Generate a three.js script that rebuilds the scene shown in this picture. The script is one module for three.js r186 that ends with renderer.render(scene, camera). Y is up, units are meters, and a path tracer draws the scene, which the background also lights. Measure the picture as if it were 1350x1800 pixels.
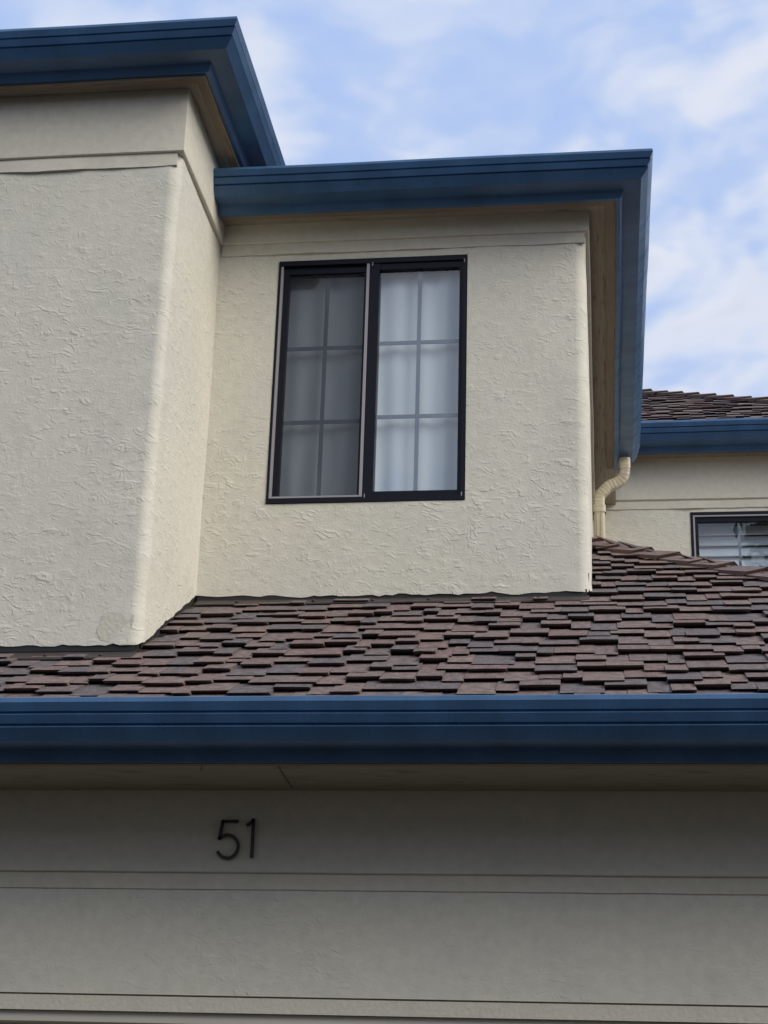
import * as THREE from 'three';
import { mergeGeometries, mergeVertices, toCreasedNormals } from 'three/addons/utils/BufferGeometryUtils.js';
import { ImprovedNoise } from 'three/addons/math/ImprovedNoise.js';

// ---------------------------------------------------------------- camera
const scene = new THREE.Scene();
const camera = new THREE.PerspectiveCamera(34.15, 3 / 4, 0.1, 3000);
{
  const R = Math.PI / 180, p = 20.9 * R, y = 7.8 * R, r = 1.7 * R;
  const F = new THREE.Vector3(-Math.sin(y) * Math.cos(p), Math.sin(p), -Math.cos(y) * Math.cos(p));
  const R0 = new THREE.Vector3().crossVectors(F, new THREE.Vector3(0, 1, 0)).normalize();
  const U0 = new THREE.Vector3().crossVectors(R0, F);
  camera.position.set(0, 1.6, 0);
  camera.up.copy(U0.multiplyScalar(Math.cos(r)).addScaledVector(R0, -Math.sin(r)));
  camera.lookAt(camera.position.clone().add(F));
}
const renderer = new THREE.WebGLRenderer({ antialias: true });
renderer.toneMapping = THREE.LinearToneMapping;
renderer.toneMappingExposure = 1.0;
renderer.shadowMap.enabled = true;

// ---------------------------------------------------------------- noise
function rng(seed) { let s = seed >>> 0; return () => { s = (s + 0x6D2B79F5) >>> 0; let t = s; t = Math.imul(t ^ (t >>> 15), t | 1); t ^= t + Math.imul(t ^ (t >>> 7), t | 61); return ((t ^ (t >>> 14)) >>> 0) / 4294967296; }; }
const IN = new ImprovedNoise();
const n3 = (x, y, z) => IN.noise(x, y, z);
const fbm3 = (x, y, z, o = 5) => { let a = 0.5, s = 0, f = 1; for (let i = 0; i < o; i++) { s += a * IN.noise(x * f, y * f, z * f); f *= 2.03; a *= 0.5; } return s; };
const sst = (a, b, x) => { const t = Math.min(1, Math.max(0, (x - a) / (b - a))); return t * t * (3 - 2 * t); };
const mix = (a, b, t) => a + (b - a) * t;
// gradient noise that repeats every px by py cells
const GR = (() => { const r = rng(77), g = []; for (let i = 0; i < 4096; i++) { const a = r() * Math.PI * 2; g.push(Math.cos(a), Math.sin(a)); } return g; })();
function pn(x, y, px, py, seed) {
  const x0 = Math.floor(x), y0 = Math.floor(y), fx = x - x0, fy = y - y0;
  const h = (i, j) => { i = ((i % px) + px) % px; j = ((j % py) + py) % py; let k = Math.imul(i + 1, 374761393) ^ Math.imul(j + 1, 668265263) ^ Math.imul(seed + 1, 2246822519); k = Math.imul(k ^ (k >>> 13), 1274126177); return ((k ^ (k >>> 16)) & 4095) * 2; };
  const u = fx * fx * fx * (fx * (fx * 6 - 15) + 10), v = fy * fy * fy * (fy * (fy * 6 - 15) + 10);
  const a = h(x0, y0), b = h(x0 + 1, y0), c = h(x0, y0 + 1), d = h(x0 + 1, y0 + 1);
  return mix(mix(GR[a] * fx + GR[a + 1] * fy, GR[b] * (fx - 1) + GR[b + 1] * fy, u), mix(GR[c] * fx + GR[c + 1] * (fy - 1), GR[d] * (fx - 1) + GR[d + 1] * (fy - 1), u), v) * 1.5;
}

// ---------------------------------------------------------------- sky and sun
{
  const SKYM = 1, SKYR = 0.25, SKYB = 0.04, SKYX = 11.7, SKYZ = 4.4, W = 2048, H = 2048, data = new Float32Array(W * H * 4);
  for (let j = 0; j < H; j++) {
    const th = ((j + 0.5) / H - 0.5) * Math.PI, sy = Math.sin(th), cy = Math.cos(th);
    for (let i = 0; i < W; i++) {
      const ph = ((i + 0.5) / W - 0.5) * 2 * Math.PI, x = Math.cos(ph) * cy, z = Math.sin(ph) * cy, k = (j * W + i) * 4;
      const el = Math.max(sy, 0);
      const hz = Math.pow(1 - el, 3.2);
      let r = mix(0.27, 0.60, hz), g = mix(0.46, 0.68, hz), b = mix(0.88, 0.86, hz);
      if (sy > -0.02) {
        const q = 1 / (el + 0.22), cx = (SKYM * x * Math.cos(SKYR) - z * Math.sin(SKYR)) * q, cz = (SKYM * x * Math.sin(SKYR) + z * Math.cos(SKYR)) * q;
        const w1 = fbm3(cx * 2.1 + 3.1, cz * 2.1 + 9.2, 0.7, 5), w2 = fbm3(cx * 2.1 - 5.3, cz * 2.1 + 2.2, 4.1, 5);
        const big = fbm3(cx * 0.8 + SKYX, cz * 0.8 + SKYZ, 2.2, 3);
        const c1 = fbm3(cx * 5.5 + w1 * 2.6 + 1.7, cz * 4.6 + w2 * 2.6 + 6.3, 8.3, 7);
        const c2 = fbm3(cx * 14 + w2 * 3.0 + 7.7, cz * 13 + w1 * 3.0 + 3.3, 1.3, 5);
        const veil = fbm3(cx * 2.6 + w2 * 2.2 + 21, cz * 3.0 + w1 * 2.2, 5.5, 7);
        const f = c1 * 0.85 + c2 * 0.6 + big * 1.0 + SKYB;
        const cov = sst(-0.12, 0.38, f) * 0.82;
        const v = 0.24 + sst(-0.15, 0.4, veil + 0.3 * c2) * 0.5;
        const a = 1 - (1 - cov) * (1 - v);
        const den = sst(0.12, 0.55, c1 * 0.9 + c2 * 0.3 + big * 0.6);
        const cr = mix(0.80, 0.64, den), cg = mix(0.83, 0.67, den), cb = mix(0.91, 0.79, den);
        r = mix(r, cr, a); g = mix(g, cg, a); b = mix(b, cb, a);
      } else { r = 0.30; g = 0.29; b = 0.27; }
      data[k] = r; data[k + 1] = g; data[k + 2] = b; data[k + 3] = 1;
    }
  }
  const t = new THREE.DataTexture(data, W, H, THREE.RGBAFormat, THREE.FloatType);
  t.mapping = THREE.EquirectangularReflectionMapping; t.magFilter = THREE.LinearFilter; t.minFilter = THREE.LinearFilter;
  t.wrapS = THREE.RepeatWrapping; t.needsUpdate = true;
  scene.background = t; scene.environment = t;
}
const sun = new THREE.DirectionalLight(new THREE.Color().setRGB(1.0, 0.94, 0.84), 3.0);
sun.position.set(40 * 0.75, 40 * 0.62, 40 * 0.21); sun.target.position.set(0, 3, -8);
sun.castShadow = true; sun.shadow.radius = 70;
Object.assign(sun.shadow.camera, { left: -16, right: 16, top: 16, bottom: -16, near: 1, far: 120 }); sun.shadow.mapSize.set(2048, 2048);
scene.add(sun, sun.target);

// ---------------------------------------------------------------- textures
function dataTex(W, H, fn, srgb = false) {
  const d = new Uint8Array(W * H * 4);
  for (let j = 0; j < H; j++) for (let i = 0; i < W; i++) { const c = fn(i / W, j / H, i, j), k = (j * W + i) * 4; if (typeof c === 'number') { d[k] = d[k + 1] = d[k + 2] = Math.max(0, Math.min(255, c * 255)); } else { d[k] = Math.max(0, Math.min(255, c[0] * 255)); d[k + 1] = Math.max(0, Math.min(255, c[1] * 255)); d[k + 2] = Math.max(0, Math.min(255, c[2] * 255)); } d[k + 3] = 255; }
  const t = new THREE.DataTexture(d, W, H); t.wrapS = t.wrapT = THREE.RepeatWrapping; t.magFilter = THREE.LinearFilter; t.minFilter = THREE.LinearMipmapLinearFilter; t.generateMipmaps = true;
  if (srgb) t.colorSpace = THREE.SRGBColorSpace; t.needsUpdate = true; return t;
}
const TILE = 2.6;   // metres covered by one repeat of the trowelled stucco
const pf = (u, v, fx, fy, s, o) => { let a = 1, r = 0; for (let i = 0; i < o; i++) { r += a * pn(u * fx, v * fy, fx, fy, s + i); fx *= 2; fy *= 2; a *= 0.5; } return r; };
const stuccoBump = dataTex(2048, 2048, (u, v) => {
  const wx = pf(u, v, 9, 12, 3, 3), wy = pf(u, v, 20, 24, 9, 3), wz = pf(u, v, 16, 18, 15, 3), patch = pf(u, v, 6, 8, 21, 3);
  const a = 30 * v + 3 * u + 2.6 * wx + 0.16 * pf(u, v, 80, 90, 31, 2);
  const b = 70 * v - 8 * u + 2.6 * wy + 0.22 * pf(u, v, 130, 140, 37, 2);
  const c = 46 * v + 14 * u + 2.4 * wz + 0.20 * pf(u, v, 110, 120, 39, 2);
  const ma = sst(0.20, 0.60, pf(u, v, 26, 60, 41, 2) + 0.25 * patch);
  const mb = sst(0.02, 0.60, pf(u, v, 40, 70, 51, 2) + 0.35 * patch);
  const mc = sst(0.12, 0.60, pf(u, v, 34, 56, 57, 2) - 0.20 * patch);
  const fa = 1 - (a - Math.floor(a)), fb = 1 - (b - Math.floor(b)), fc = 1 - (c - Math.floor(c));
  const am = 0.55 + 0.7 * sst(-0.5, 0.6, pf(u, v, 4, 4, 25, 3));
  return 0.28 + am * 0.26 * ma * Math.pow(fa, 1.5) + am * 0.15 * mb * Math.pow(fb, 1.4) + am * 0.19 * mc * Math.pow(fc, 1.5) + 0.045 * pf(u, v, 250, 250, 61, 2) + 0.04 * patch;
});
const stuccoColor = dataTex(1024, 1024, (u, v) => {
  const m = pf(u, v, 5, 5, 71, 5), g = pf(u, v, 60, 60, 81, 3), st = sst(0.25, 0.9, pf(u, v, 11, 7, 91, 4));
  const s = 0.965 + 0.014 * m + 0.022 * g;
  return [s - 0.018 * st, s - 0.014 * st, s - 0.010 * m - 0.018 * st];
}, true);
const sandBump = dataTex(512, 512, (u, v) => 0.5 + 0.35 * pf(u, v, 70, 70, 101, 3) + 0.2 * pf(u, v, 8, 8, 105, 3));
const granule = dataTex(512, 512, (u, v, i, j) => { const s = 0.80 + 0.34 * pn(u * 110, v * 110, 110, 110, 111) + 0.12 * pf(u, v, 12, 12, 115, 4) + 0.10 * pn(u * 256, v * 256, 256, 256, 113); const w = pn(u * 120, v * 120, 120, 120, 117); return [s + 0.05 * w, s, s - 0.04 * w]; }, true);
const granuleBump = dataTex(512, 512, (u, v) => 0.5 + 0.5 * pn(u * 200, v * 200, 200, 200, 121));
const woodGrain = dataTex(512, 512, (u, v) => { const g = pf(u, v, 4, 90, 131, 3), p = sst(0.35, 0.9, pf(u, v, 5, 40, 135, 4)); const s = 0.86 + 0.06 * g; return [s - 0.12 * p, s - 0.15 * p, s - 0.17 * p]; }, true);
const paintWear = dataTex(512, 512, (u, v) => { const s = 0.93 + 0.06 * pf(u, v, 6, 3, 141, 5) + 0.02 * pf(u, v, 90, 20, 145, 2); return [s, s, s]; }, true);
const paintRough = dataTex(512, 512, (u, v) => 0.8 + 0.25 * pf(u, v, 12, 5, 151, 4));
const clothTex = dataTex(256, 256, (u, v) => 0.96 + 0.03 * pn(u * 128, v * 128, 128, 128, 161), true);
const screenDust = dataTex(512, 512, (u, v) => { const d = pf(u, v, 5, 4, 181, 4), k = pn(u * 60 + v * 30, v * 14 - u * 7, 4096, 4096, 187), s = 0.42 + 0.22 * d + 0.16 * sst(-0.1, 0.5, d) * k + 0.05 * pn(u * 200, v * 200, 200, 200, 189); return [s, s, s]; }, true);
const groundTex = dataTex(512, 512, (u, v) => { const s = 0.85 + 0.12 * pf(u, v, 8, 8, 171, 6); return [s, s, s]; }, true);

const rgb = (r, g, b) => new THREE.Color().setRGB(r, g, b);
const std = (o) => new THREE.MeshStandardMaterial(o);
const M = {
  stucco: std({ color: rgb(0.645, 0.62, 0.528), map: stuccoColor, bumpMap: stuccoBump, bumpScale: 0.0070, roughness: 0.93 }),
  smooth: std({ color: rgb(0.64, 0.605, 0.50), map: stuccoColor, bumpMap: sandBump, bumpScale: 0.0012, roughness: 0.92 }),
  patch: std({ color: rgb(0.58, 0.565, 0.46), map: stuccoColor, bumpMap: sandBump, bumpScale: 0.0015, roughness: 0.93 }),
  header: std({ color: rgb(0.645, 0.62, 0.528), map: stuccoColor, bumpMap: stuccoBump, bumpScale: 0.0038, roughness: 0.93 }),
  gutter: new THREE.MeshPhysicalMaterial({ color: rgb(0.054, 0.134, 0.268), map: paintWear, clearcoat: 0.12, clearcoatRoughness: 0.2, roughness: 0.48, specularIntensity: 0.7, roughnessMap: paintRough, ior: 1.5 }),
  wood: std({ color: rgb(0.30, 0.235, 0.165), map: woodGrain, roughness: 0.85 }),
  soffit: std({ color: rgb(0.42, 0.38, 0.295), map: woodGrain, roughness: 0.9 }),
  frame: new THREE.MeshPhysicalMaterial({ color: rgb(0.005, 0.005, 0.011), roughness: 0.4, specularIntensity: 0.45 }),
  track: std({ color: rgb(0.34, 0.32, 0.32), roughness: 0.5, metalness: 0.4 }),
  muntin: std({ color: rgb(0.15, 0.17, 0.21), roughness: 0.5 }),
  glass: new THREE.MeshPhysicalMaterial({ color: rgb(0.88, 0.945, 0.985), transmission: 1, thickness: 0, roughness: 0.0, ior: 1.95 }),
  screen: std({ color: rgb(0.11, 0.125, 0.15), map: screenDust, roughness: 0.85, transparent: true, opacity: 0.47 }),
  cloth: std({ color: rgb(0.80, 0.815, 0.83), map: clothTex, roughness: 0.95 }),
  room: std({ color: rgb(0.4, 0.38, 0.35), roughness: 0.9 }),
  shutter: std({ color: rgb(0.72, 0.73, 0.74), roughness: 0.5 }),
  flashing: std({ color: rgb(0.055, 0.043, 0.038), roughness: 0.55, map: paintWear }),
  gapBlack: std({ color: rgb(0.012, 0.012, 0.013), roughness: 0.7 }),  // black for the painted gap shade below the stucco and the soffit splits
  deck: std({ color: rgb(0.03, 0.023, 0.022), roughness: 0.95 }),
  spout: std({ color: rgb(0.60, 0.53, 0.385), roughness: 0.45, map: paintWear }),
  bronze: std({ color: rgb(0.03, 0.029, 0.028), roughness: 0.5 }),
  door: std({ color: rgb(0.52, 0.49, 0.42), roughness: 0.6 }),
  concrete: std({ color: rgb(0.052, 0.043, 0.031), map: groundTex, roughness: 0.95 }),
  asphalt: std({ color: rgb(0.06, 0.058, 0.056), map: groundTex, roughness: 0.95 }),
  nail: std({ color: rgb(0.03, 0.025, 0.022), roughness: 0.5 }),
  bark: std({ color: rgb(0.12, 0.09, 0.065), roughness: 0.95 }),
  leaf: std({ color: rgb(0.06, 0.085, 0.03), roughness: 0.7 }),
};
const shingleTones = [[0.27, 0.196, 0.18], [0.245, 0.182, 0.172], [0.225, 0.176, 0.172], [0.196, 0.164, 0.168], [0.29, 0.208, 0.185], [0.26, 0.176, 0.162], [0.188, 0.158, 0.162], [0.275, 0.20, 0.184]];
const shingleMats = shingleTones.map(c => std({ color: rgb(...c), map: granule, bumpMap: granuleBump, bumpScale: 0.0012, roughness: 0.95, vertexColors: true }));

// ---------------------------------------------------------------- geometry helpers
class GB {
  constructor() { this.p = []; this.t = []; this.c = null; }
  tri(a, b, c, ua = [0, 0], ub = [0, 0], uc = [0, 0]) { this.p.push(...a, ...b, ...c); this.t.push(...ua, ...ub, ...uc); return this; }
  quad(a, b, c, d, ua = [0, 0], ub = [1, 0], uc = [1, 1], ud = [0, 1]) { return this.tri(a, b, c, ua, ub, uc).tri(a, c, d, ua, uc, ud); }
  box(x0, x1, y0, y1, z0, z1) {
    const P = (x, y, z) => [x, y, z], s = 1;
    const q = (a, b, c, d, w, h) => this.quad(a, b, c, d, [0, 0], [w * s, 0], [w * s, h * s], [0, h * s]);
    const w = x1 - x0, h = y1 - y0, d = z1 - z0;
    q(P(x0, y0, z1), P(x1, y0, z1), P(x1, y1, z1), P(x0, y1, z1), w, h); q(P(x1, y0, z0), P(x0, y0, z0), P(x0, y1, z0), P(x1, y1, z0), w, h);
    q(P(x1, y0, z1), P(x1, y0, z0), P(x1, y1, z0), P(x1, y1, z1), d, h); q(P(x0, y0, z0), P(x0, y0, z1), P(x0, y1, z1), P(x0, y1, z0), d, h);
    q(P(x0, y1, z1), P(x1, y1, z1), P(x1, y1, z0), P(x0, y1, z0), w, d); q(P(x0, y0, z0), P(x1, y0, z0), P(x1, y0, z1), P(x0, y0, z1), w, d);
    return this;
  }
  geo(crease) {
    const g = new THREE.BufferGeometry();
    g.setAttribute('position', new THREE.Float32BufferAttribute(this.p, 3)); g.setAttribute('uv', new THREE.Float32BufferAttribute(this.t, 2));
    g.computeVertexNormals(); return crease ? toCreasedNormals(g, crease) : g;
  }
}
function mesh(name, geo, mat, parent = scene, label) {
  const m = new THREE.Mesh(geo, mat); m.name = name; m.castShadow = m.receiveShadow = true; if (label) m.userData.label = label; parent.add(m); return m;
}
const grp = (name, parent = scene) => { const g = new THREE.Group(); g.name = name; parent.add(g); return g; };
const boxm = (name, b, mat, parent, label) => mesh(name, new GB().box(...b).geo(), mat, parent, label);
function tag(o, label, category, group) { o.userData.label = label; o.userData.category = category; if (group) o.userData.group = group; return o; }
const struct = o => { o.userData.kind = 'structure'; return o; };

// sweep an (outward, height) profile along an xz path; outward is to the left of a path that runs left to right along a front
function sweep(profile, path, y0, { step = 0.3, wob = 0, seed = 0, capStart = false, capEnd = false, uvs = 1, closed = false, crease = 0.5 } = {}) {
  const pts = [], nrm = path.slice(1).map((b, i) => { const dx = b[0] - path[i][0], dz = b[1] - path[i][1], l = Math.hypot(dx, dz); return [-dz / l, dx / l, l]; });
  let s = 0;
  for (let i = 0; i < path.length; i++) {
    const a = nrm[i - 1], b = nrm[i]; let m;
    if (a && b) { const k = 1 / (1 + a[0] * b[0] + a[1] * b[1]); m = [(a[0] + b[0]) * k, (a[1] + b[1]) * k]; } else m = a || b;
    pts.push({ x: path[i][0], z: path[i][1], m, s, hard: true });
    if (b) { const n = Math.max(1, Math.round(b[2] / step)); for (let j = 1; j < n; j++) { const t = j / n; pts.push({ x: mix(path[i][0], path[i + 1][0], t), z: mix(path[i][1], path[i + 1][1], t), m: b, s: s + b[2] * t }); } s += b[2]; }
  }
  const at = (p, [o, h]) => { const w = wob ? wob * n3(p.s * 1.7 + seed, o * 6, 3.3 + seed) : 0, w2 = wob ? wob * n3(p.s * 1.3 - seed, o * 5, 9.1) : 0; return [p.x + p.m[0] * (o + w), y0 + h + w2, p.z + p.m[1] * (o + w)]; };
  const pr = closed ? [...profile, profile[0]] : profile, g = new GB();
  let v = 0;
  for (let k = 0; k + 1 < pr.length; k++) {
    const l = Math.hypot(pr[k + 1][0] - pr[k][0], pr[k + 1][1] - pr[k][1]);
    for (let i = 0; i + 1 < pts.length; i++) {
      const a = pts[i], b = pts[i + 1];
      g.quad(at(a, pr[k + 1]), at(b, pr[k + 1]), at(b, pr[k]), at(a, pr[k]), [a.s * uvs, (v + l) * uvs], [b.s * uvs, (v + l) * uvs], [b.s * uvs, v * uvs], [a.s * uvs, v * uvs]);
    }
    v += l;
  }
  for (const [on, p, flip] of [[capStart, pts[0], false], [capEnd, pts[pts.length - 1], true]]) if (on) {
    const tris = THREE.ShapeUtils.triangulateShape(profile.map(q => new THREE.Vector2(...q)), []);
    for (const [a, b, c] of tris) { const A = at(p, profile[a]), B = at(p, profile[b]), C = at(p, profile[c]); flip ? g.tri(A, B, C) : g.tri(A, C, B); }
  }
  return g.geo(crease);
}

// trowelled wall that follows a path with a rounded outer corner; ragged lower edge, optional opening
function shell({ pts, yb, yt, step = 0.03, hole = null, seed = 0, amp = 0.004, rag = 0.012, lip = 0.03 }) {
  // pts: list of {x,z,nx,nz,s}
  const ys = []; const lo = Math.min(...pts.map(p => yb(p))) - 0.02; const n = Math.ceil((yt - lo) / step);
  for (let i = 0; i <= n; i++) ys.push(lo + (yt - lo) * i / n);
  if (hole) for (const h of [hole[2], hole[3]]) { let b = 0; ys.forEach((y, i) => { if (Math.abs(y - h) < Math.abs(ys[b] - h)) b = i; }); ys[b] = h; }
  const P = [], T = [], I = [], N = pts.length;
  const pos = (p, y) => { const d = amp * (n3(p.s * 1.1 + seed, y * 1.1, seed) + 0.6 * n3(p.s * 4 + seed, y * 4, 3 + seed)) + (p.c || 0) * 0.009 * (n3(seed + 5, y * 3.1, 1.5) + 0.6 * n3(seed, y * 9, 4)); return [p.x + p.nx * d, y, p.z + p.nz * d]; };
  const bot = pts.map(p => yb(p) + rag * (n3(p.s * 9, seed, 2.2) + 0.7 * n3(p.s * 31, seed, 5.2)));
  ys.forEach((y0, j) => pts.forEach((p, i) => { const y = Math.max(y0, bot[i]); P.push(...pos(p, y)); T.push((p.s + seed * 0.37) / TILE, (y + seed * 0.53) / TILE); }));
  for (let j = 0; j + 1 < ys.length; j++) for (let i = 0; i + 1 < N; i++) {
    if (ys[j + 1] <= bot[i] && ys[j + 1] <= bot[i + 1]) continue;
    if (hole && pts[i].front && pts[i + 1].front && pts[i].x > hole[0] - 1e-4 && pts[i + 1].x < hole[1] + 1e-4 && ys[j] > hole[2] - 1e-4 && ys[j + 1] < hole[3] + 1e-4) continue;
    const a = j * N + i, b = a + 1, c = a + N, d = c + 1; I.push(a, b, d, a, d, c);
  }
  const g = new THREE.BufferGeometry(); g.setAttribute('position', new THREE.Float32BufferAttribute(P, 3)); g.setAttribute('uv', new THREE.Float32BufferAttribute(T, 2)); g.setIndex(I); g.computeVertexNormals();
  const e = new GB();
  for (let i = 0; i + 1 < N; i++) {   // underside of the stucco
    const a = pos(pts[i], bot[i]), b = pos(pts[i + 1], bot[i + 1]); const ia = [a[0] - pts[i].nx * lip, a[1] + 0.004, a[2] - pts[i].nz * lip], ib = [b[0] - pts[i + 1].nx * lip, b[1] + 0.004, b[2] - pts[i + 1].nz * lip];
    e.quad(ia, ib, b, a, [0, 0], [0.01, 0], [0.01, 0.01], [0, 0.01]);
  }
  if (hole) {
    const [x0, x1, y0, y1] = hole, fp = pts.filter(p => p.front && p.x > x0 - 1e-4 && p.x < x1 + 1e-4), z = fp[0].z, D = 0.07;
    for (let i = 0; i + 1 < fp.length; i++) { let a = pos(fp[i], y1), b = pos(fp[i + 1], y1); e.quad(a, b, [b[0], b[1], z - D], [a[0], a[1], z - D]); a = pos(fp[i], y0); b = pos(fp[i + 1], y0); e.quad([a[0], a[1], z - D], [b[0], b[1], z - D], b, a); }
    const yy = ys.filter(y => y > y0 - 1e-4 && y < y1 + 1e-4);
    for (const [p, f] of [[fp[0], 1], [fp[fp.length - 1], -1]]) for (let j = 0; j + 1 < yy.length; j++) { const a = pos(p, yy[j]), b = pos(p, yy[j + 1]); const q = [a, [a[0], a[1], z - D], [b[0], b[1], z - D], b]; f > 0 ? e.quad(...q) : e.quad(...q.reverse()); }
  }
  return mergeGeometries([g.toNonIndexed(), e.geo()]);
}
function cornerPath(x0, zf, x1, zend, r, step, extraX = []) {
  const xs = [], out = []; const n = Math.ceil((x1 - r - x0) / step); for (let i = 0; i <= n; i++) xs.push(mix(x0, x1 - r, i / n));
  for (const e of extraX) { let b = 0; xs.forEach((x, i) => { if (Math.abs(x - e) < Math.abs(xs[b] - e)) b = i; }); xs[b] = e; }
  for (const x of xs) out.push({ x, z: zf, nx: 0, nz: 1, s: x - x0, front: true, c: sst(x1 - r - 0.12, x1 - r, x) });
  let s = x1 - r - x0; for (let i = 1; i <= 8; i++) { const a = i / 8 * Math.PI / 2; s += r * Math.PI / 16; out.push({ x: x1 - r + r * Math.sin(a), z: zf - r + r * Math.cos(a), nx: Math.sin(a), nz: Math.cos(a), s, c: 1 }); }
  const m = Math.ceil((zf - r - zend) / step); for (let i = 1; i <= m; i++) { const z = mix(zf - r, zend, i / m); out.push({ x: x1, z, nx: 1, nz: 0, s: s + (zf - r - z), c: sst(zf - r - 0.12, zf - r, z) }); }
  return out;
}

// ---------------------------------------------------------------- main dimensions (metres)
const S = 0.58, EY = 3.03, EZ = -5.57;                // pitch, height and line of the garage roof's lower edge
const roofY = z => EY + S * (EZ - z);
const LX = -1.814, LZ = -6.2025;                      // projecting block on the left
const DX = -0.0305, DZ = -7.033;                      // recessed block with the window
const GZ = -6.10;                                     // garage front
const HIP = 8.19, EXR = HIP + EZ;                     // x - z along the hip, right edge of the garage roof
const BX = -5.2, RZ = -10.93;                         // far left end, rear wall

struct(mesh('ground', new GB().quad([-900, 0, 900], [900, 0, 900], [900, 0, -900], [-900, 0, -900], [0, 0], [450, 0], [450, 450], [0, 450]).geo(), M.asphalt));
struct(mesh('driveway', new GB().quad([-5, 0.004, 9], [6, 0.004, 9], [6, 0.004, -5.9], [-5, 0.004, -5.9], [0, 0], [4, 0], [4, 8], [0, 8]).geo(), M.concrete));

const house = tag(grp('townhouse'), 'cream stucco townhouse with blue gutters above a garage and shingled lower roof', 'house');

// ---- upper walls
mesh('wall', shell({ pts: cornerPath(BX, LZ, LX, -9.0, 0.05, 0.03), yb: p => roofY(p.z) + 0.045, yt: 6.06, seed: 1.3 }), M.stucco, house);
const WIN = [-1.516, -0.594, 4.360, 5.631];
mesh('wall', shell({ pts: cornerPath(LX - 0.02, DZ, DX, RZ, 0.055, 0.03, [WIN[0], WIN[1]]), yb: p => roofY(p.front ? DZ : Math.max(p.z, -8.2)) + 0.036, yt: 5.86, hole: WIN, seed: 4.7 }), M.stucco, house);
{ // patch of bare, smoother stucco at the foot of the projecting block
  const g = new GB(), r = rng(5), c = [-1.915, 3.515], N = 26, pt = [];
  for (let i = 0; i < N; i++) { const a = i / N * Math.PI * 2, k = 1 + 0.22 * n3(Math.cos(a) * 1.6, Math.sin(a) * 1.6, 7); const q = Math.max(Math.abs(Math.cos(a)), Math.abs(Math.sin(a))); pt.push([c[0] + 0.070 * k * Math.cos(a) / Math.pow(q, 0.7), c[1] + 0.062 * k * Math.sin(a) / Math.pow(q, 0.7)]); }
  for (let i = 0; i < N; i++) { const a = pt[i], b = pt[(i + 1) % N], z = LZ + 0.0022, e = LZ - 0.004; g.tri([c[0], c[1], z], [a[0], a[1], z], [b[0], b[1], z], c, a, b); g.quad([a[0], a[1], z], [a[0] * 1.001, a[1], e], [b[0], b[1], e], [b[0], b[1], z]); }
  mesh('stucco_patch', g.geo(), M.patch, house, 'smoother greyish repair patch at the wall foot');
}

boxm('wall_core', [BX + 0.02, LX - 0.035, 2.95, 6.05, -8.9, LZ - 0.035], M.room, house);
boxm('wall_core', [LX - 0.03, DX - 0.035, 3.0, 4.08, -10.9, DZ - 0.035], M.room, house);

// ---- smooth bands under the eaves and the thin strip below them
const bandProfile = (top, bot) => [[-0.02, top], [0.019, top], [0.019, bot + 0.004], [0.015, bot], [-0.02, bot]];
const pathL = [[BX, LZ], [LX, LZ], [LX, -9.0]], pathD = [[LX - 0.01, DZ], [DX, DZ], [DX, RZ]];
mesh('frieze_band', sweep(bandProfile(6.075, 5.728), pathL, 0, { step: 0.2, wob: 0.004, seed: 1, uvs: 1 / TILE }), M.smooth, house);
mesh('frieze_band', sweep(bandProfile(5.845, 5.728), pathD, 0, { step: 0.2, wob: 0.003, seed: 2, uvs: 1 / TILE }), M.smooth, house);
function strip(x0, x1, z, top, bot, seed, proud = 0.007, rag = 0.006, lift = 0.012) {   // thin strip with an uneven, lifting lower edge
  const g = new GB(), n = Math.ceil((x1 - x0) / 0.02), at = i => { const x = mix(x0, x1, i / n), l = Math.max(0, n3(x * 4, seed, 1.1)) + 0.5 * Math.max(0, n3(x * 13, seed, 3.1)); return [x, bot + rag * (n3(x * 7, seed, 8) - 0.6 * l), z + proud + lift * l]; };
  for (let i = 0; i < n; i++) { const a = at(i), b = at(i + 1), u = (x, y) => [x / TILE, y / TILE]; g.quad([a[0], a[1], a[2]], [b[0], b[1], b[2]], [b[0], top, z + proud], [a[0], top, z + proud], u(a[0], a[1]), u(b[0], b[1]), u(b[0], top), u(a[0], top)); g.quad([a[0], a[1], z - 0.01], [b[0], b[1], z - 0.01], b, a); }
  g.quad([x1, bot, z + proud], [x1, bot, z - 0.01], [x1, top, z - 0.01], [x1, top, z + proud]);
  return g.geo(0.4);
}
mesh('trim_strip', strip(BX, LX - 0.012, LZ, 5.732, 5.662, 3.3), M.smooth, house);
mesh('trim_strip', strip(LX + 0.01, DX - 0.004, DZ, 5.732, 5.668, 8.3, 0.006, 0.003), M.smooth, house);

// ---- blue fascia gutters: (outward from the lip, height below the lip)
const gutterProfile = [[-0.012, 0.000], [-0.005, 0.001], [0.001, -0.003], [0.005, -0.018], [0.003, -0.022], [-0.008, -0.045], [-0.017, -0.046], [-0.018, -0.050], [-0.006, -0.057], [-0.021, -0.083], [-0.032, -0.084], [-0.033, -0.088], [-0.019, -0.096], [-0.050, -0.131], [-0.053, -0.135], [-0.060, -0.137], [-0.122, -0.140], [-0.136, -0.143], [-0.140, -0.150], [-0.148, -0.174], [-0.154, -0.181], [-0.176, -0.182], [-0.178, -0.176], [-0.178, -0.012], [-0.170, -0.012], [-0.168, -0.120], [-0.070, -0.116], [-0.034, -0.020], [-0.020, -0.012]];
const gutterProf = (lip, k) => gutterProfile.map(([o, h]) => [lip + o * k, h * k]);
mesh('gutter', sweep(gutterProf(0.286, 0.97), [[BX, LZ], [LX, LZ], [LX, -7.45]], 6.229, { closed: true, capStart: true, capEnd: true, step: 0.15, wob: 0.003, seed: 3 }), M.gutter, house);
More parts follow.
